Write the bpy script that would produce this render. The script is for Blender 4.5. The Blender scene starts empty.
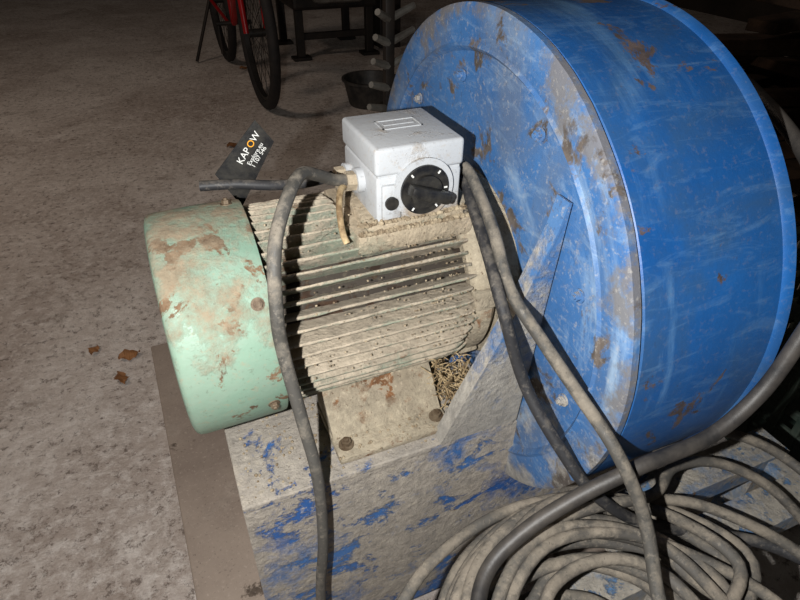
import bpy, bmesh, random
from math import *
from mathutils import Vector, Matrix, noise
random.seed(7)
scene=bpy.context.scene
try: scene.view_settings.view_transform='Standard'
except: pass
FZ=-0.55
# ------------------------------------------------------------- helpers
def S(r,g,b):
    f=lambda c:(c/255/12.92) if c/255<=.04045 else ((c/255+.055)/1.055)**2.4
    return (f(r),f(g),f(b),1)
def empty(name,loc=(0,0,0)):
    e=bpy.data.objects.new(name,None);e.empty_display_size=.05;bpy.context.collection.objects.link(e);return e
def obj(name,bm,mats,parent=None,smooth=None):
    me=bpy.data.meshes.new(name)
    bmesh.ops.recalc_face_normals(bm,faces=bm.faces)
    if smooth is not None:
        for f in bm.faces:f.smooth=True
        for e in bm.edges:
            if len(e.link_faces)==2 and e.calc_face_angle(0)>smooth:e.smooth=False
    bm.to_mesh(me);bm.free()
    for m in (mats if isinstance(mats,(list,tuple)) else [mats]):me.materials.append(m)
    o=bpy.data.objects.new(name,me);bpy.context.collection.objects.link(o)
    if parent:o.parent=parent
    return o
def add_box(bm,x0,x1,y0,y1,z0,z1,bev=0,M=None,mi=0,seg=2):
    b=bmesh.new();bmesh.ops.create_cube(b,size=1)
    for v in b.verts:v.co=Vector(((x0+x1)/2+v.co.x*(x1-x0),(y0+y1)/2+v.co.y*(y1-y0),(z0+z1)/2+v.co.z*(z1-z0)))
    if bev:bmesh.ops.bevel(b,geom=list(b.edges),offset=bev,segments=seg,affect='EDGES',profile=.5)
    merge(bm,b,M,mi)
def merge(bm,b,M=None,mi=0):
    if M is not None:bmesh.ops.transform(b,matrix=M,verts=b.verts)
    for f in b.faces:f.material_index=mi
    me=bpy.data.meshes.new('t');b.to_mesh(me);b.free();bm.from_mesh(me);bpy.data.meshes.remove(me)
def add_lathe(bm,prof,n=96,M=None,mi=0,closed=False):
    b=bmesh.new();rings=[]
    for x,r in prof:
        if r<1e-6: rings.append([b.verts.new((x,0,0))]*n)
        else: rings.append([b.verts.new((x,r*cos(2*pi*i/n),r*sin(2*pi*i/n))) for i in range(n)])
    pairs=list(zip(rings,rings[1:]))
    if closed:pairs.append((rings[-1],rings[0]))
    for a,c in pairs:
        for i in range(n):
            j=(i+1)%n;vs=[]
            for v in (a[i],a[j],c[j],c[i]):
                if v not in vs:vs.append(v)
            if len(vs)>2:
                try:b.faces.new(vs)
                except:pass
    merge(bm,b,M,mi)
def add_cyl(bm,p0,p1,r,n=16,mi=0,r2=None):
    p0=Vector(p0);p1=Vector(p1);d=p1-p0
    M=Matrix.Translation(p0)@d.to_track_quat('X','Z').to_matrix().to_4x4()
    add_lathe(bm,[(0,0),(0,r),(d.length,r if r2 is None else r2),(d.length,0)],n,M,mi)
def hexbolt(bm,p,d,r,h,mi=0):
    p=Vector(p);d=Vector(d).normalized()
    add_cyl(bm,p,p+d*h*.3,r*1.45,20,mi)
    add_cyl(bm,p+d*h*.3,p+d*h,r,6,mi)
    add_cyl(bm,p+d*h,p+d*h*1.35,r*.5,10,mi)
def prism(bm,pts,vec,mi=0):
    b=bmesh.new();vs=[b.verts.new(p) for p in pts];f=b.faces.new(vs)
    r_=bmesh.ops.extrude_face_region(b,geom=[f]);bmesh.ops.translate(b,verts=[v for v in r_['geom'] if isinstance(v,bmesh.types.BMVert)],vec=vec);merge(bm,b,None,mi)
def smooth_path(pts,sub=8,closed=False):
    P=[Vector(p) for p in pts];n=len(P);out=[]
    rng=range(n if closed else n-1)
    for i in rng:
        if closed:p0,p1,p2,p3=P[(i-1)%n],P[i],P[(i+1)%n],P[(i+2)%n]
        else:p0,p1,p2,p3=P[max(i-1,0)],P[i],P[i+1],P[min(i+2,n-1)]
        for k in range(sub):
            t=k/sub
            out.append(.5*((2*p1)+(-p0+p2)*t+(2*p0-5*p1+4*p2-p3)*t*t+(-p0+3*p1-3*p2+p3)*t**3))
    if not closed:out.append(P[-1])
    return out
def add_tube(bm,path,r,n=12,mi=0,caps=True,rf=None):
    L=len(path);T=[]
    for i in range(L):
        a=path[max(i-1,0)];b=path[min(i+1,L-1)];T.append((b-a).normalized())
    up=Vector((0,0,1)) if abs(T[0].z)<.9 else Vector((1,0,0))
    N=(up-T[0]*up.dot(T[0])).normalized();rings=[]
    for i in range(L):
        N=(N-T[i]*N.dot(T[i])).normalized();B=T[i].cross(N)
        rr=r*(rf(i) if rf else 1)
        ring=[bm.verts.new(path[i]+(N*cos(2*pi*k/n)+B*sin(2*pi*k/n))*rr) for k in range(n)]
        rings.append(ring)
    for a,b in zip(rings,rings[1:]):
        for k in range(n):
            f=bm.faces.new((a[k],a[(k+1)%n],b[(k+1)%n],b[k]));f.material_index=mi
    if caps:
        for rg in (rings[0],rings[-1]):
            f=bm.faces.new(rg);f.material_index=mi
# ------------------------------------------------------------- materials
class NT:
    def __init__(s,name):
        s.m=bpy.data.materials.new(name);s.m.use_nodes=True;s.t=s.m.node_tree;s.n=s.t.nodes;s.b=s.n['Principled BSDF']
        s.tc=s.n.new('ShaderNodeTexCoord')
    def link(s,a,b):s.t.links.new(a,b)
    def noise(s,scale,detail=6,rough=.6,vec=None,dist=0,mapscale=None,off=0):
        n=s.n.new('ShaderNodeTexNoise');n.inputs['Scale'].default_value=scale;n.inputs['Detail'].default_value=detail
        n.inputs['Roughness'].default_value=rough;n.inputs['Distortion'].default_value=dist
        mp=s.n.new('ShaderNodeMapping');s.link(vec or s.tc.outputs['Object'],mp.inputs[0]);mp.inputs['Location'].default_value=(off,off*.7,off*.3)
        if mapscale:mp.inputs['Scale'].default_value=mapscale
        s.link(mp.outputs[0],n.inputs['Vector']);return n.outputs['Fac']
    def ramp(s,fac,a,b,ca=0,cb=1):
        r=s.n.new('ShaderNodeMapRange');r.inputs['From Min'].default_value=a;r.inputs['From Max'].default_value=b
        r.inputs['To Min'].default_value=ca;r.inputs['To Max'].default_value=cb;s.link(fac,r.inputs['Value']);return r.outputs[0]
    def math(s,op,a,b,clamp=True):
        m=s.n.new('ShaderNodeMath');m.operation=op;m.use_clamp=clamp
        for i,v in enumerate((a,b)):
            if isinstance(v,(int,float)):m.inputs[i].default_value=v
            else:s.link(v,m.inputs[i])
        return m.outputs[0]
    def mix(s,fac,a,b):
        m=s.n.new('ShaderNodeMix');m.data_type='RGBA'
        for i,v in ((0,fac),(6,a),(7,b)):
            if isinstance(v,(int,float)):m.inputs[i].default_value=v
            elif isinstance(v,tuple):m.inputs[i].default_value=v
            else:s.link(v,m.inputs[i])
        return m.outputs[2]
    def xyz(s):
        n=s.n.new('ShaderNodeSeparateXYZ');s.link(s.tc.outputs['Object'],n.inputs[0]);return n.outputs
    def polar(s):
        """(x, radius, angle*.05) around the X axis: noise on it runs in rings round the drum"""
        o=s.xyz();a=s.math('ARCTAN2',o[2],s.math('MULTIPLY',o[1],-1,False),False)
        r=s.math('SQRT',s.math('ADD',s.math('MULTIPLY',o[1],o[1],False),s.math('MULTIPLY',o[2],o[2],False),False),0,False)
        c=s.n.new('ShaderNodeCombineXYZ');s.link(o[0],c.inputs[0]);s.link(r,c.inputs[1]);s.link(s.math('MULTIPLY',a,.05,False),c.inputs[2]);return c.outputs[0],r
    def nz(s):
        g=s.n.new('ShaderNodeNewGeometry');n=s.n.new('ShaderNodeSeparateXYZ');s.link(g.outputs['Normal'],n.inputs[0]);return n.outputs[2]
    def bump(s,h,st,dist=.002):
        b=s.n.new('ShaderNodeBump');b.inputs['Strength'].default_value=st;b.inputs['Distance'].default_value=dist
        s.link(h,b.inputs['Height']);s.link(b.outputs[0],s.b.inputs['Normal'])
    def done(s,col,rough=.6,metal=0,spec=.4):
        if isinstance(col,tuple):s.b.inputs['Base Color'].default_value=col
        else:s.link(col,s.b.inputs['Base Color'])
        if isinstance(rough,(int,float)):s.b.inputs['Roughness'].default_value=rough
        else:s.link(rough,s.b.inputs['Roughness'])
        s.b.inputs['Metallic'].default_value=metal;s.b.inputs['Specular IOR Level'].default_value=spec
        return s.m
def painted(name,c1,c2,chip,dust,chip_t=.6,dust_t=.55,cs=14,ds=9,up=.35,low=None,rough=.4,bump=.5,chip_w=.03,smear=None,fine=.6,rings=None,rimstain=None,stain=None,up_d=None,dmax=.93,scratch=None):
    s=NT(name)
    col=s.mix(s.ramp(s.noise(5,5,.6),.35,.65),c1,c2)
    if stain:
        col=s.mix(s.ramp(s.noise(stain[1],7,.65,off=12,dist=.6),stain[2],stain[2]+.16,0,stain[3]),col,stain[0])
    if smear:
        sm=s.ramp(s.noise(9,7,.7,mapscale=smear[1],dist=1.2,off=3),.52,.75,0,smear[2]);col=s.mix(sm,col,smear[0])
    if rings:
        v,rr=s.polar()
        a=s.ramp(s.noise(rings[1],6,.65,vec=v,off=2),.52,.66,0,rings[2])
        a=s.math('MULTIPLY',a,s.ramp(s.noise(6,3,.5,off=8),.40,.60))
        col=s.mix(a,col,rings[0])
    if rimstain:
        v,rr=s.polar()
        rs=s.math('ADD',s.noise(16,9,.7,off=15),s.ramp(rr,.235,.315,-.10,.10),False)
        col=s.mix(s.ramp(rs,.53,.64,0,.85),col,rimstain)
    d=s.noise(ds,10,.72,off=2.3)
    d=s.math('ADD',d,s.math('MULTIPLY',s.math('MAXIMUM',s.nz(),0),up),False)
    if low:
        z=s.xyz()[2];d=s.math('ADD',d,s.ramp(z,low[0],low[1],low[2],0),False)
    dm=s.ramp(d,dust_t,dust_t+.14,0,dmax)
    if scratch:
        sc=s.ramp(s.noise(8,8,.75,mapscale=scratch,off=21,dist=.3),.55,.61)
        dm=s.math('SUBTRACT',dm,sc)
    dcol=s.mix(s.ramp(s.noise(60,6,.7,off=5),.35,.65),dust,tuple(x*.62 for x in dust[:3])+(1,))
    dcol=s.mix(s.ramp(s.noise(12,6,.7,off=25),.45,.65,0,.5),dcol,tuple(x*.6 for x in dust[:3])+(1,))
    chipn=s.noise(cs,9,.66,off=7.1,dist=.4);cm=s.ramp(chipn,chip_t,chip_t+chip_w)
    ccol=s.mix(s.ramp(s.noise(45,5,.6,off=1),.4,.6),chip,tuple(x*.5 for x in chip[:3])+(1,))
    col=s.mix(cm,col,ccol);col=s.mix(dm,col,dcol)
    if fine:
        fs=s.ramp(s.noise(150,4,.7,off=4),.56,.70,0,fine);col=s.mix(fs,col,dust)
        fs=s.ramp(s.noise(190,4,.7,off=14),.60,.70,0,fine*.8);col=s.mix(fs,col,tuple(x*.35 for x in chip[:3])+(1,))
    s.bump(s.math('ADD',s.math('MULTIPLY',s.noise(110,8,.7,off=9),s.math('ADD',dm,.25)),s.math('MULTIPLY',cm,-.25),False),bump,.004)
    r=s.math('ADD',rough,s.math('MULTIPLY',s.math('MAXIMUM',dm,cm),.5))
    return s.done(col,r)
m_blue=painted('blue_paint_shell',S(20,72,130),S(28,88,152),S(84,72,70),S(130,126,122),.605,.74,15,8,.0,(-.32,.10,.26),.45,.4,.03,(S(100,136,172),(1.2,5,5),.45),.18,(S(112,156,196),26,.5),None,(S(50,78,108),5,.48,.6))
m_blueface=painted('blue_paint_face',S(44,86,136),S(60,104,154),S(92,84,78),S(168,164,156),.57,.60,16,9,.0,(-.30,.04,.26),.5,.6,.05,(S(136,156,174),(3,2,6),.5),.40,(S(158,180,198),18,.65),S(104,100,96),(S(88,100,118),7,.48,.65))
m_base=painted('blue_base_dusty',S(38,82,144),S(62,106,158),S(120,100,80),S(174,164,148),.64,.35,13,8,.25,None,.5,1.0,.03,None,.8,scratch=(1.4,1.4,2.4))
m_gus=painted('blue_gusset_dusty',S(48,88,140),S(76,114,158),S(112,92,74),S(172,165,152),.60,.52,16,14,.10,(-.15,.14,.26),.5,.9,.03,None,.6)
m_rack=painted('blue_rack_dusty',S(58,92,134),S(90,120,150),S(112,90,72),S(160,152,138),.60,.40,16,9,.05,None,.5,.9,.03,None,.6,scratch=(3,3,3))
m_green=painted('mint_green_paint',S(106,132,116),S(120,146,128),S(108,84,62),S(146,130,108),.575,.550,20,13,.12,None,.5,.6,.03,None,.42,None,None,(S(132,144,130),6,.45,.6))
m_fin=painted('motor_fins_dusty',S(124,132,118),S(134,140,122),S(116,88,64),S(182,168,148),.585,.43,22,18,.12,None,.7,1.0,.03,None,.85)
m_pad=painted('dusty_casting',S(140,140,122),S(130,130,112),S(110,84,60),S(182,166,142),.62,.38,20,12,.15,None,.8,1.0,.03,None,.8)
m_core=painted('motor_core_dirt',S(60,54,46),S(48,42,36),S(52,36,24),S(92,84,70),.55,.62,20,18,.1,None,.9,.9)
m_rust=painted('rusty_cast_iron',S(154,144,126),S(132,120,102),S(124,86,56),S(176,164,142),.55,.46,34,14,.12,None,.85,1.0,.03,None,.85)
m_box=painted('white_grey_plastic_dusty',S(166,169,172),S(176,179,181),S(120,106,92),S(158,142,122),.68,.59,18,18,.06,(.105,.16,.26),.45,.5,.03,None,.42)
def simple(name,col,rough=.5,metal=0,var=None,scale=30,bump=0,spec=.4):
    s=NT(name);c=col
    if var:c=s.mix(s.ramp(s.noise(scale,7,.65),.38,.62),col,var)
    if bump:s.bump(s.noise(scale*3,6,.7),bump,.003)
    return s.done(c,rough,metal,spec)
m_cable=painted('rubber_cable_dusty',S(78,76,72),S(60,58,54),S(50,48,46),S(130,122,110),.7,.52,25,22,.16,None,.6,.3)
m_cabled=painted('rubber_cable_dark',S(48,48,50),S(36,36,38),S(40,40,40),S(104,98,90),.75,.58,25,22,.15,None,.55,.3)
m_coil=painted('rubber_cable_coil',S(84,81,76),S(64,61,57),S(52,48,45),S(134,125,112),.68,.50,24,18,.08,None,.7,.5)
m_hose=simple('black_rubber_hose',S(36,35,35),.5,0,S(64,60,56),25,.2)
m_black=simple('black_plastic',S(20,20,22),.4,0,S(48,46,42),60,.1)
m_white=simple('white_print',S(215,215,210),.6)
m_orange=simple('orange_print',S(230,160,40),.6)
m_bolt=simple('rusty_bolt',S(112,98,80),.6,.2,S(76,60,44),80,.3)
m_dark=simple('dark_metal',S(34,32,31),.55,.3,S(50,43,38),12,.2)
m_grey=simple('grey_metal',S(130,128,122),.5,.1,S(90,84,78),10,.2)
m_wood=simple('weathered_wood',S(80,62,48),.85,0,S(44,34,26),9,.4)
m_red=simple('red_gloss_paint',S(160,22,24),.3,0,S(130,16,20),10)
m_tyre=simple('tyre_rubber',S(24,22,22),.75,0,S(38,33,31),30,.3)
m_chrome=simple('steel_rim',S(44,42,40),.5,.4,S(36,33,30),20)
m_leaf=simple('dead_leaf',S(140,96,58),.7,0,S(104,68,40),40,.3)
m_crate=simple('dark_green_plastic',S(40,54,48),.5,0,S(66,74,66),20,.2)
m_straw=simple('straw',S(184,162,124),.8,0,S(104,84,58),60)
m_chip=simple('dirt_crumb',S(164,150,126),.95,0,S(104,88,68),80,.3)
def floor_mat():
    s=NT('concrete_floor')
    c=s.mix(s.ramp(s.noise(1.6,8,.65),.35,.65),S(222,213,205),S(186,174,165))
    c=s.mix(s.ramp(s.noise(.9,5,.6,dist=.8,off=4),.48,.66,0,.6),c,S(148,129,117))
    c=s.mix(s.ramp(s.noise(5,10,.78,off=9,dist=.5),.50,.66,0,.6),c,S(238,231,224))
    c=s.mix(s.ramp(s.noise(7,9,.75,off=2,dist=.4),.55,.67,0,.7),c,S(126,110,98))
    c=s.mix(s.ramp(s.noise(36,7,.8,off=6),.47,.62,0,.5),c,S(242,236,230))
    c=s.mix(s.ramp(s.noise(55,7,.8,off=1),.54,.62,0,.8),c,S(100,87,78))
    s.bump(s.math('ADD',s.noise(60,8,.8),s.math('MULTIPLY',s.noise(9,6,.7,off=3),1.0),False),.8,.012)
    return s.done(c,.8,0,.25)
m_floor=floor_mat()
m_plank=painted('dirty_grey_board',S(146,133,121),S(124,111,101),S(98,86,76),S(166,153,141),.6,.6,8,7,.05,None,.8,.6,.03,None,.6)
m_wall=simple('plaster_wall',S(80,72,64),.9,0,S(60,54,48),3,.3)
# ------------------------------------------------------------- room
bm=bmesh.new();add_box(bm,-5,5,-3,7.6,FZ-.1,FZ);obj('floor',bm,m_floor)
bm=bmesh.new();add_box(bm,-5,5,7.6,7.8,FZ-.1,2.6);obj('wall_back',bm,m_wall)
bm=bmesh.new();add_box(bm,5,5.2,-3,7.8,FZ-.1,2.6);obj('wall_right',bm,m_wall)
# ------------------------------------------------------------- blower
blow=empty('centrifugal_blower')
XF,XB,R=.386,.586,.315
bm=bmesh.new()
add_lathe(bm,[(XF+.005,0),(XF+.005,.15),(XF+.005,.2),(XF+.005,.264),(XF+.001,.267),(XF-.002,.270),(XF+.0005,.274),(XF,.280),(XF,R-.004),(XF+.002,R),(XF+.010,R),(XF+.012,R-.003)],160)
for v in bm.verts:
    r=sqrt(v.co.y**2+v.co.z**2)
    if r>.14: v.co.x+=.0024*noise.noise(v.co*9)+.0007*noise.noise(v.co*60)
obj('front_disc',bm,m_blueface,blow,.6)
bm=bmesh.new()
add_lathe(bm,[(XF+.012,R-.003),(XF+.014,R-.001),(XF+.06,R-.001),(XF+.12,R-.001),(XB-.014,R-.001),(XB-.011,R+.002),(XB-.002,R+.004),(XB,R+.001),(XB,0)],160)
obj('drum_shell',bm,m_blue,blow,.6)
bm=bmesh.new()
for y,z in ((.051,.231),(-.118,.215),(-.222,.085),(-.235,-.05),(.17,.17),(.235,.03),(-.13,-.20)):
    hexbolt(bm,(XF+.004,y,z),(-1,0,0),.0052,.007)
obj('disc_bolts',bm,m_gus,blow,.6)
bm=bmesh.new();add_lathe(bm,[(XF-.012,0),(XF-.012,.125),(XF-.002,.13),(XF+.006,.13)],64);obj('bearing_plate',bm,m_rust,blow,.5)
gp=[(.278,-.152),(.303,-.085),(.334,-.005),(.362,.075),(.380,.140),(.3865,.172)]
gy=lambda z:-.1655-.022*(z+.15)/.32
bm=bmesh.new()
b=bmesh.new()
fr=[b.verts.new((x,gy(z),z)) for x,z in gp]+[b.verts.new((.3865,gy(-.15),-.152))]
bk=[b.verts.new((v.co.x,v.co.y+.007,v.co.z)) for v in fr]
b.faces.new(fr);b.faces.new(list(reversed(bk)))
for i in range(len(fr)):
    j=(i+1)%len(fr);b.faces.new((fr[i],bk[i],bk[j],fr[j]))
merge(bm,b)
b=bmesh.new();rows=[]
for i,(x,z) in enumerate(gp):
    a=gp[max(i-1,0)];c=gp[min(i+1,len(gp)-1)];t=Vector((c[0]-a[0],0,c[1]-a[1])).normalized();nn=Vector((-t.z,0,t.x))
    w0=gy(z)-.0004;w1=w0+.020
    p=Vector((x,0,z));rows.append([b.verts.new((p.x+nn.x*o,y+.0012*sin(i*3),p.z+nn.z*o)) for y,o in ((w0,0),(w1,0),(w1,.003),(w0,.003))])
for a,c in zip(rows,rows[1:]):
    for k in range(4):b.faces.new((a[k],a[(k+1)%4],c[(k+1)%4],c[k]))
b.faces.new(rows[0]);b.faces.new(rows[-1]);merge(bm,b)
obj('gusset',bm,m_gus,blow)
bm=bmesh.new()
add_box(bm,.030,.384,-.165,.22,-.160,-.150,.002)
add_box(bm,.030,.70,-.163,-.155,FZ+.03,-.160,.001)
add_box(bm,.030,.038,-.155,.22,FZ+.03,-.160,.001)
add_box(bm,.030,.70,.212,.22,FZ+.03,-.33,.001)
add_box(bm,.384,.392,-.155,.212,FZ+.03,-.318,.001)
add_box(bm,.692,.70,-.155,.212,FZ+.03,-.318,.001)
obj('pedestal',bm,m_base,blow)
bm=bmesh.new();add_box(bm,.40,.57,-.15,.2,FZ+.03,-.311,.002);obj('drum_saddle',bm,m_base,blow)
bm=bmesh.new();add_box(bm,-.075,.10,-.9,.66,FZ,FZ+.03,.004,Matrix.Rotation(radians(2.2),4,'Z'));
add_box(bm,.50,.68,-.60,.66,FZ,FZ+.03,.004);obj('skid_boards',bm,m_plank,blow)
# ------------------------------------------------------------- motor
mot=empty('electric_motor')
bm=bmesh.new()
add_lathe(bm,[(.004,0),(.004,.105),(.002,.112),(.0,.121),(.002,.1265),(.006,.1295),(.012,.1303),(.060,.1305),(.100,.130),(.104,.129),(.104,.125),(.100,.124)],128)
for v in bm.verts:
    r=sqrt(v.co.y**2+v.co.z**2)
    if r>.12:
        k=1+.008*(noise.noise(v.co*14))+.002*noise.noise(v.co*60);v.co.y*=k;v.co.z*=k
obj('fan_cover',bm,m_green,mot,.7)
bm=bmesh.new()
for i in range(5):
    rr=.03+.016*i
    add_lathe(bm,[(.0015,rr),(.0015,rr+.004),(.0042,rr+.004),(.0042,rr)],64,closed=True)
for k in range(8):
    a=k*pi/4;add_cyl(bm,(.002,.02*cos(a),.02*sin(a)),(.002,.105*cos(a),.105*sin(a)),.002,8)
obj('fan_guard',bm,m_green,mot,.6)
bm=bmesh.new()
for a in (-20,80,200): 
    a=radians(a);hexbolt(bm,(.088,.1295*cos(a),.1295*sin(a)),(0,cos(a),sin(a)),.0045,.006)
hexbolt(bm,(.090,-.104,.077),(0,-.81,.59),.0048,.006)
obj('cover_bolts',bm,m_bolt,mot,.6)
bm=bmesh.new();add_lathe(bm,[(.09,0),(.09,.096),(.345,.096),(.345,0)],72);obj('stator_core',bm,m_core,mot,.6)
bm=bmesh.new()
NF=50
for k in range(NF):
    a=2*pi*(k+.5)/NF
    deg=degrees(a)
    ln=.338+.006*random.uniform(-1,1);h=.1205+random.uniform(-.001,.001)
    if 64<deg<116:ln=.208
    b=bmesh.new()
    ns=20;rows=[]
    for i in range(ns+1):
        x=.100+(ln-.100)*i/ns;w=.00165;hh=h if i<ns else h-.006
        if i==ns-1:hh=h-.001
        jj=.0007*noise.noise(Vector((x*30,k*3.1,0)));hh+=.0008*noise.noise(Vector((x*70,k*5.1,3)))
        w*=1+.45*noise.noise(Vector((x*90,k*7.7,1)))
        rows.append([b.verts.new((x,rr,jj+ww)) for rr,ww in ((.092,-w*1.6),(hh-.001,-w),(hh,-w*.4),(hh,w*.4),(hh-.001,w),(.092,w*1.6))])
    for r0,r1 in zip(rows,rows[1:]):
        for q in range(5):b.faces.new((r0[q],r0[q+1],r1[q+1],r1[q]))
    b.faces.new(rows[0]);b.faces.new(rows[-1])
    merge(bm,b,Matrix.Rotation(a,4,'X'))
obj('cooling_fins',bm,m_fin,mot,.6)
bm=bmesh.new()
add_lathe(bm,[(.336,.09),(.336,.106),(.342,.113),(.352,.117),(.360,.117),(.366,.112),(.370,.09),(.373,0)],80)
for k in range(6):
    a=k*pi/3+.35;add_box(bm,.335,.366,-.012,.012,.105,.122,.003,Matrix.Rotation(a,4,'X'))
obj('end_bell',bm,m_rust,mot,.6)
bm=bmesh.new()
for sy in (-1,1):
    y0,y1=(-.150,-.045) if sy<0 else (.045,.150)
    add_box(bm,.150,.300,y0,y1,-.150,-.140,.003)
    pts=[(.152,sy*.118,-.141),(.152,sy*.070,-.085),(.152,sy*.050,-.085),(.152,sy*.050,-.141)]
    prism(bm,pts,(.146,0,0))
obj('feet',bm,m_rust,mot,.5)
bm=bmesh.new()
for x in (.164,.286):
    for y in (-.130,.130):hexbolt(bm,(x,y,-.140),(0,0,1),.0065,.008)
obj('foot_bolts',bm,m_bolt,mot,.6)
bm=bmesh.new()
add_box(bm,.208,.350,-.072,.062,.085,.110,.006)
add_box(bm,.222,.340,-.066,.054,.106,.118,.004)
obj('box_pad',bm,m_pad,mot,.6)
# ------------------------------------------------------------- terminal box
bx0,bx1,by0,by1=.235,.335,-.060,.048
bm=bmesh.new()
add_box(bm,bx0,bx1,by0,by1,.112,.168,.004,seg=3)
add_box(bm,bx0-.0015,bx1+.0015,by0-.0015,by1+.0015,.1695,.200,.0045,seg=4)
add_box(bm,bx0+.002,bx1-.002,by0+.002,by1-.002,.16,.175,0)
for x0,x1,y0,y1 in ((.262,.310,.016,.018),(.262,.310,-.010,-.008),(.262,.264,-.010,.018),(.308,.310,-.010,.018)):
    add_box(bm,x0,x1,y0,y1,.199,.2008)
add_box(bm,.268,.304,.002,.008,.199,.2006)
add_cyl(bm,(.288,by0+.004,.150),(.288,by0-.005,.150),.035,48)
add_box(bm,.240,.262,by0-.004,by0+.002,.120,.160,.002)
add_cyl(bm,(bx0+.004,-.012,.148),(bx0-.008,-.012,.148),.014,24)
add_cyl(bm,(bx0+.004,.026,.140),(bx0-.008,.026,.140),.013,24)
obj('terminal_box',bm,m_box,mot,.5)
bm=bmesh.new()
yk=by0-.005;XK=.288
add_cyl(bm,(XK,yk+.001,.150),(XK,yk-.003,.150),.028,48)
add_cyl(bm,(XK,yk-.003,.150),(XK,yk-.008,.150),.018,40)
add_box(bm,-.025,.025,yk-.022,yk-.006,-.0065,.0065,.004,Matrix.Translation((XK,0,.150))@Matrix.Rotation(radians(20),4,'Y'))
add_cyl(bm,(.250,by0-.0035,.140),(.250,by0-.007,.140),.0075,24)
obj('rotary_switch',bm,m_black,mot,.5)
bm=bmesh.new()
for a in (50,130,0,235,305):
    a=radians(a);add_box(bm,.0225,.0262,yk-.0036,yk-.0028,-.0009,.0009,0,Matrix.Translation((XK,0,.150))@Matrix.Rotation(-a,4,'Y'))
obj('switch_marks',bm,m_white,mot)
bm=bmesh.new()
add_cyl(bm,(bx0-.007,-.012,.148),(bx0-.019,-.012,.149),.011,6)
add_cyl(bm,(bx0-.007,.026,.140),(bx0-.019,.026,.140),.010,6)
add_cyl(bm,(bx1-.002,-.01,.150),(bx1+.010,-.012,.150),.012,24)
add_cyl(bm,(bx1-.002,.022,.150),(bx1+.010,.022,.150),.012,24)
obj('cable_glands',bm,m_pad,mot,.6)
# ------------------------------------------------------------- cables
def cable(name,pts,r,mat,sub=10,jit=.0,parent=None):
    bm=bmesh.new();p=smooth_path(pts,sub)
    add_tube(bm,p,r,14);return obj(name,bm,mat,parent,1.2)
cable('power_cable',[(.222,-.012,.149),(.200,-.018,.156),(.178,-.035,.172),(.155,-.060,.186),(.129,-.100,.176),(.109,-.133,.150),(.100,-.155,.100),(.100,-.160,.055),(.107,-.175,-.026),(.114,-.185,-.114),(.111,-.187,-.230),(.098,-.192,-.355),(.100,-.215,-.48),(.14,-.27,FZ+.012),(.20,-.40,FZ+.010),(.22,-.60,FZ+.010)],.0066,m_cable)
cable('motor_lead',[(.212,.026,.140),(.185,.050,.126),(.15,.075,.118),(.11,.092,.119),(.068,.10,.120)],.0062,m_cabled,parent=mot)
cable('ground_wire',[(.213,-.015,.145),(.204,-.03,.146),(.196,-.05,.135),(.194,-.064,.116),(.196,-.072,.106)],.0036,m_straw,parent=mot)
cable('supply_cable',[(.345,-.012,.150),(.352,-.040,.154),(.350,-.080,.138),(.339,-.133,.120),(.335,-.180,.080),(.349,-.225,.044),(.362,-.275,.012),(.374,-.334,-.022),(.393,-.374,-.086),(.384,-.425,-.143),(.37,-.49,-.185),(.34,-.55,-.2)],.0068,m_cable)
cable('supply_cable.001',[(.345,.022,.150),(.360,-.010,.147),(.346,-.07,.125),(.330,-.138,.102),(.321,-.189,.070),(.339,-.226,-.016),(.360,-.277,-.073),(.385,-.315,-.115),(.44,-.34,-.165),(.50,-.36,-.19),(.58,-.41,-.195),(.64,-.5,-.20)],.0068,m_cabled)
cable('rubber_hose',[(.72,.10,.26),(.70,-.05,.24),(.66,-.20,.20),(.60,-.305,.155),(.575,-.335,.105),(.560,-.342,.065),(.535,-.345,.005),(.485,-.345,-.036),(.405,-.340,-.050),(.345,-.330,-.080),(.29,-.325,-.115),(.245,-.335,-.140),(.215,-.37,-.15),(.20,-.43,-.155),(.20,-.52,-.16)],.0080,m_hose)
bm=bmesh.new()
pts=[];turns=13
random.seed(4)
cx,cy=.325,-.425
for t in range(turns):
    ra=.080+.0125*((t*5)%9)+random.uniform(-.005,.005);oxx=random.uniform(-.026,.026);oyy=random.uniform(-.014,.012);zz=-.212+.0045*t
    tilt=random.uniform(-.09,.09);ph=random.uniform(0,6);e1=random.uniform(.95,1.18);e2=random.uniform(.85,1.0)
    for k in range(12):
        a=2*pi*k/12
        x=cx+oxx+ra*e1*cos(a)+.008*noise.noise(Vector((t,k,1.3)));y=cy+oyy+ra*e2*sin(a)+.008*noise.noise(Vector((t,k,5.3)))
        pts.append((x,y,max(zz+tilt*ra*cos(a+ph),-.218)))
add_tube(bm,smooth_path(pts,6),.0068,12)
add_tube(bm,smooth_path([(.30,-.30,-.165),(.36,-.285,-.158),(.44,-.30,-.150),(.50,-.285,-.155),(.57,-.265,-.16),(.64,-.275,-.17),(.70,-.32,-.19),(.71,-.40,-.20),(.67,-.50,-.205)],8),.0066,12)
add_tube(bm,smooth_path([(.25,-.36,-.165),(.31,-.31,-.158),(.39,-.315,-.145),(.47,-.325,-.150),(.53,-.30,-.160),(.60,-.31,-.175),(.65,-.36,-.195),(.64,-.45,-.2)],8),.0066,12)
add_tube(bm,smooth_path([(.22,-.44,-.18),(.25,-.37,-.165),(.32,-.33,-.155),(.40,-.345,-.155),(.47,-.40,-.165),(.52,-.47,-.18),(.53,-.56,-.2)],8),.0066,12)
add_tube(bm,smooth_path([(.42,-.31,-.175),(.50,-.33,-.17),(.56,-.375,-.18),(.60,-.44,-.19),(.60,-.53,-.2)],8),.0066,12)
obj('cable_coil',bm,m_coil,None,1.2)
bm=bmesh.new()
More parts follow.
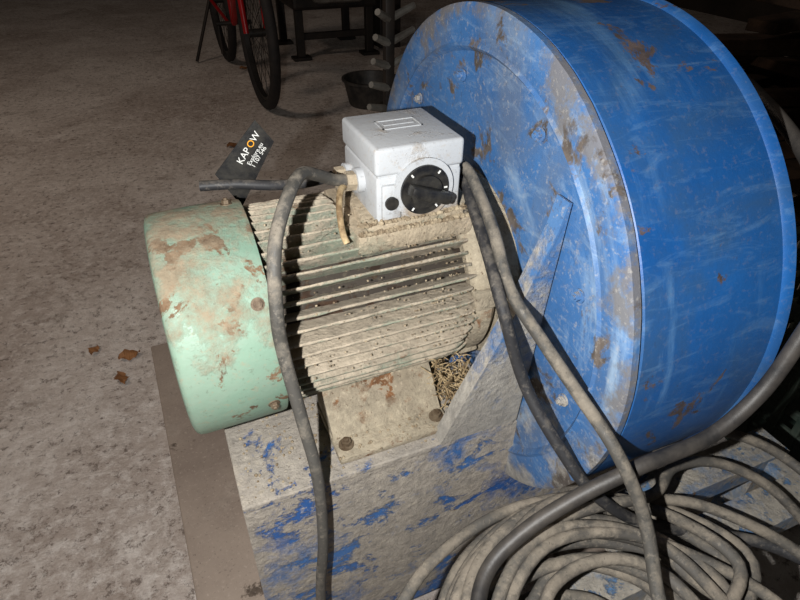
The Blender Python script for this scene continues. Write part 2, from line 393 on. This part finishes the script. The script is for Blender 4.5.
for y in (-.285,-.36,-.50,-.60):
    x0=.26 if y<-.3 else .44
    add_box(bm,x0,.76,y-.024,y+.024,-.232,-.226,.001)
    add_box(bm,x0,.76,y-.024,y-.019,-.262,-.23,.001)
for x in (.28,.46,.74):
    add_box(bm,x-.02,x+.02,-.62,-.265,-.262,-.2325,.001)
for x in (.28,.74):
    for y in (-.60,-.285):add_box(bm,x-.018,x+.018,y-.018,y+.018,FZ,-.262,.001)
obj('steel_rack',bm,m_rack)
# ------------------------------------------------------------- tag
bm=bmesh.new()
q=[Vector(p) for p in ((.144,.10,.191),(.163,.098,.163),(.113,.096,.086),(.088,.100,.132))]
prism(bm,q,(0,.0008,0))
tag=obj('hanging_tag',bm,m_black)
ex=((q[0]-q[3])+(q[1]-q[2])).normalized();ez=(q[0]-q[1]).normalized();ez=(ez-ex*ez.dot(ex)).normalized()
def txt(name,body,size,loc,mat):
    c=bpy.data.curves.new(name,'FONT');c.body=body;c.size=size;c.extrude=.0002;c.space_line=.8;c.materials.append(mat)
    o=bpy.data.objects.new(name,c);bpy.context.collection.objects.link(o)
    M=Matrix((ex,ez,ex.cross(ez))).transposed().to_4x4();M.translation=loc;o.matrix_world=M;
    o.parent=tag;return o
cen=(q[0]+q[1]+q[2]+q[3])/4+Vector((0,-.0016,0))
txt('label_title','KAP',.0115,cen-ex*.006+ez*.003,m_white)
txt('label_title_letter','O',.0115,cen+ex*.017+ez*.003,m_orange)
txt('label_title_end','W',.0115,cen+ex*.0258+ez*.003,m_white)
txt('label_text','Explore.eu\n1 107 546',.0072,cen-ex*.002-ez*.006,m_white)
# ------------------------------------------------------------- debris
random.seed(11)
bm=bmesh.new()
def crumb(p,s_):
    b=bmesh.new();bmesh.ops.create_icosphere(b,subdivisions=1,radius=s_)
    for v in b.verts:v.co*=random.uniform(.6,1.2)
    merge(bm,b,Matrix.Translation(p))
for i in range(520):
    t=random.random()
    if t<.75: x=random.uniform(.04,.38);y=random.uniform(-.158,.0);z=-.150
    else: x=random.uniform(.31,.37);y=random.uniform(-.15,-.03);z=-.150
    if .148<x<.302 and y>-.152: z=-.140
    if z>-.145 and y>-.120: continue
    s_=random.uniform(.0008,.0026);crumb((x,y,z+s_*.3),s_)
for i in range(620):
    x=random.uniform(.212,.346);s_=random.uniform(.0008,.0030)
    y=random.gauss(-.066,.0045)
    if y<-.071:y=-.0705
    z=.110 if y<-.066 else .118
    crumb((x,y,z+s_*.2),s_)
for i in range(900):
    k=random.randint(13,26);a=2*pi*(k+random.choice((.5,.5,1.0)))/NF
    x=random.uniform(.11,.335)
    if random.random()<.5:x=random.triangular(.24,.335,.32)
    rr=.1205 if random.random()<.6 else .112;s_=random.uniform(.0005,.0016)
    crumb((x,rr*cos(a),rr*sin(a)),s_)
obj('dirt_debris',bm,m_chip,blow)
bm=bmesh.new()
for i in range(420):
    p=Vector((random.gauss(.325,.016),random.gauss(-.090,.032),-.147+abs(random.gauss(0,.03))))
    if p.x>.36:p.x=.36
    d=Vector((random.uniform(-1,1),random.uniform(-1,1),random.uniform(-.4,.8))).normalized()*random.uniform(.008,.022)
    e=p+d
    e.z=max(e.z,-.148);e.x=min(e.x,.38);e.y=max(e.y,-.160);p.y=max(p.y,-.158)
    m_=(p+e)/2+Vector((random.uniform(-.003,.003),random.uniform(-.003,.003),.002))
    add_tube(bm,[p,m_,e],.0007,4)
obj('straw_clump',bm,m_straw,blow)
def leaf(name,x,y,s_,rot):
    bm=bmesh.new();n=10;L=[];Rr=[];Mid=[]
    for i in range(n+1):
        t=i/n;w=s_*.38*sin(pi*t)**.7*(1+.25*sin(t*19));lx=(t-.5)*s_*1.3
        Mid.append(bm.verts.new((lx,0,.003+.006*sin(t*3))));L.append(bm.verts.new((lx,w,.010+.006*sin(t*5))));Rr.append(bm.verts.new((lx,-w,.007+.005*cos(t*6))))
    for i in range(n):
        bm.faces.new((Mid[i],Mid[i+1],L[i+1],L[i]));bm.faces.new((Rr[i],Rr[i+1],Mid[i+1],Mid[i]))
    bmesh.ops.transform(bm,matrix=Matrix.Translation((x,y,FZ+.001))@Matrix.Rotation(rot,4,'Z'),verts=bm.verts)
    obj(name,bm,m_leaf)
leaf('dead_leaf',-.154,.671,.040,.2);leaf('dead_leaf.001',-.235,.725,.028,1.2);leaf('dead_leaf.002',-.175,.591,.038,1.9)
leaf('dead_leaf.003',.33,2.0,.05,.4);leaf('dead_leaf.004',.62,3.3,.05,.4)
# ------------------------------------------------------------- bicycle
bike=empty('bicycle')
H=Vector((-.02,1,0)).normalized();SD=Vector((H.y,-H.x,0));O=Vector((.585,2.50,FZ))
def wheel(c,nm):
    M=Matrix((SD,H,Vector((0,0,1)))).transposed().to_4x4();M.translation=c
    bm=bmesh.new()
    prof=lambda R0,r,n:[(r*cos(2*pi*k/n),R0+r*sin(2*pi*k/n)) for k in range(n)]
    add_lathe(bm,prof(.335,.026,12),64,M,0,True)
    add_lathe(bm,[(-.012,.312),(.012,.312),(.012,.298),(-.012,.298)],64,M,1,True)
    b=bmesh.new()
    add_cyl(b,(-.04,0,0),(.04,0,0),.02,16)
    for k in range(28):
        a=2*pi*k/28;add_cyl(b,((-1)**k*.025,0,0),(0,.305*cos(a),.305*sin(a)),.0016,5)
    merge(bm,b,M,1)
    obj(nm,bm,[m_tyre,m_chrome],bike,.7)
c1=O+Vector((0,0,.361));c2=c1+H*1.05
wheel(c1,'front_wheel');wheel(c2,'rear_wheel')
bm=bmesh.new();Z=Vector((0,0,1))
head=c1+H*.16+Z*.42;bb=c1+H*.62-Z*.06;seat=c1+H*.78+Z*.45
for s_ in (-1,1):
    add_tube(bm,smooth_path([c1+SD*.05*s_,c1+SD*.052*s_+Z*.2+H*.05,c1+SD*.05*s_+Z*.38+H*.12,head],5),.014,10)
    add_cyl(bm,c2+SD*.05*s_,bb+SD*.03*s_,.010);add_cyl(bm,c2+SD*.05*s_,seat,.009)
add_cyl(bm,head-Z*.05,head+Z*.14,.02);add_cyl(bm,head,bb,.019);add_cyl(bm,head+Z*.1,seat,.017);add_cyl(bm,bb,seat+Z*.1,.016)
obj('frame',bm,m_red,bike,.7)
bm=bmesh.new()
hb=head+Z*.24
add_tube(bm,smooth_path([hb+SD*.28+H*.15,hb+SD*.2+H*.03,hb,hb-SD*.2+H*.03,hb-SD*.28+H*.15],6),.012,10);add_cyl(bm,head+Z*.1,hb,.014)
add_box(bm,-.05,.05,-.13,.13,-.02,.03,.02,Matrix.Translation(seat+Z*.15))
add_cyl(bm,c2-SD*.06,c2-SD*.20-Z*.35,.010);add_cyl(bm,bb-SD*.1,bb+SD*.1,.012);add_cyl(bm,bb-SD*.09,bb-SD*.09-Z*.16,.009)
obj('handlebar_saddle_stand',bm,m_dark,bike,.7)
# ------------------------------------------------------------- machine stand
bm=bmesh.new()
add_box(bm,.98,1.55,3.35,3.95,FZ+.30,FZ+.40,.02)
add_box(bm,1.10,1.45,3.28,3.85,FZ+.34,FZ+.75,.04,mi=1)
for x,y in ((1.02,3.40),(1.50,3.40),(1.02,3.9),(1.50,3.9)):
    add_box(bm,x-.025,x+.025,y-.025,y+.025,FZ+.02,FZ+.32,.004);add_box(bm,x-.06,x+.06,y-.05,y+.05,FZ,FZ+.02,.004)
add_box(bm,1.0,1.5,3.39,3.42,FZ+.12,FZ+.16,.004)
add_cyl(bm,(1.55,3.6,FZ+.5),(1.85,3.6,FZ+.5),.12,24)
add_box(bm,1.62,1.78,3.5,3.7,FZ,FZ+.42,.01)
obj('machine_stand',bm,[m_dark,m_grey])
bm=bmesh.new()
M=Matrix.Translation((1.12,2.36,FZ))@Matrix.Rotation(-pi/2,4,'Y')
add_lathe(bm,[(0,0),(0,.11),(.01,.115),(.12,.140),(.125,.150),(.135,.150),(.135,.137),(.12,.133),(.012,.108),(.012,0)],40,M)
obj('plastic_bucket',bm,m_hose,None,.6)
# tine harrow standing behind the drum
bm=bmesh.new()
add_box(bm,.740,.770,1.18,1.21,FZ+.03,.34,.003)
add_box(bm,.64,.88,1.10,1.30,FZ,FZ+.03,.004)
for i in range(8):
    z0=-.26+.068*i
    add_cyl(bm,(.755,1.195,z0),(.662-.004*i+.012*i,1.15,z0+.030),.014,8,1,.010)
    add_cyl(bm,(.755,1.195,z0),(.850,1.22,z0+.030),.013,8,1,.010)
obj('tine_harrow',bm,[m_dark,m_grey],None,.6)
random.seed(5)
bm=bmesh.new()
for i in range(16):
    M=Matrix.Translation((random.uniform(2.6,3.2),random.uniform(.9,1.6),FZ+.03+.045*i))@Matrix.Rotation(random.uniform(-.5,.5)+(.0 if i%2 else 1.3),4,'Z')
    add_box(bm,-.9,.9,-.06,.06,-.022,.022,.003,M)
for i in range(26):
    M=Matrix.Translation((random.uniform(2.4,3.2),-.2+i*.07,FZ+.025+.045*(i%5)))@Matrix.Rotation(random.uniform(-.25,.25),4,'Z')
    add_box(bm,-.6,.6,-.07,.07,-.022,.022,.003,M)
obj('plank_pile',bm,m_wood)
bm=bmesh.new()
X0,X1,Y0,Y1,Z1=1.02,1.55,-.42,.10,FZ+.34
add_box(bm,X0,X1,Y0,Y1,FZ,FZ+.015,.002)
for z in (FZ+.02+.045*k for k in range(8)):
    for y in (Y0,Y1-.01):add_box(bm,X0,X1,y,y+.010,z,z+.016,.002)
    for x in (X0,X1-.01):add_box(bm,x,x+.010,Y0,Y1,z,z+.016,.002)
for k in range(13):
    x=X0+(X1-X0-.012)*k/12
    for y in (Y0-.004,Y1-.006):add_box(bm,x,x+.014,y,y+.014,FZ+.01,Z1,.002)
    y=Y0+(Y1-Y0-.012)*k/12
    for x in (X0-.004,X1-.008):add_box(bm,x,x+.014,y,y+.014,FZ+.01,Z1,.002)
for a in ((X0-.012,X1+.012,Y0-.012,Y0+.014),(X0-.012,X1+.012,Y1-.014,Y1+.012),(X0-.012,X0+.014,Y0-.012,Y1+.012),(X1-.014,X1+.012,Y0-.012,Y1+.012)):
    add_box(bm,*a,Z1,Z1+.02,.004)
obj('lattice_crate',bm,m_crate)
# ------------------------------------------------------------- camera + lights
C=Vector((0.03781,-0.5826,0.41902));phi,th,roll=.40742,.62861,.0131;F=.95957*600
r=Vector((cos(phi),-sin(phi),0));fh=Vector((sin(phi),cos(phi),0));z=Vector((0,0,1))
f=fh*cos(th)-z*sin(th);u=fh*sin(th)+z*cos(th);r2=r*cos(roll)+u*sin(roll);u2=-r*sin(roll)+u*cos(roll)
cam=bpy.data.cameras.new('camera');cam.sensor_width=36;cam.lens=36*F/800;cam.clip_start=.01
co=bpy.data.objects.new('camera',cam);M=Matrix((r2,u2,-f)).transposed().to_4x4();M.translation=C;co.matrix_world=M
bpy.context.collection.objects.link(co);scene.camera=co
def light(name,kind,loc,power,col,**k):
    l=bpy.data.lights.new(name,kind);l.energy=power;l.color=col
    for a,b in k.items():setattr(l,a,b)
    o=bpy.data.objects.new(name,l);o.location=loc;bpy.context.collection.objects.link(o);return o
light('flash_lamp','POINT',C-r2*.10+Vector((0,0,-.02)),38,(1,.99,.97),shadow_soft_size=.006)
o=light('ceiling_lamp','AREA',(-1.6,1.2,2.4),26,(1,.82,.68),size=.6)
w=bpy.data.worlds.new('world');scene.world=w;w.use_nodes=True;w.node_tree.nodes['Background'].inputs[0].default_value=(.05,.043,.038,1);w.node_tree.nodes['Background'].inputs[1].default_value=.6
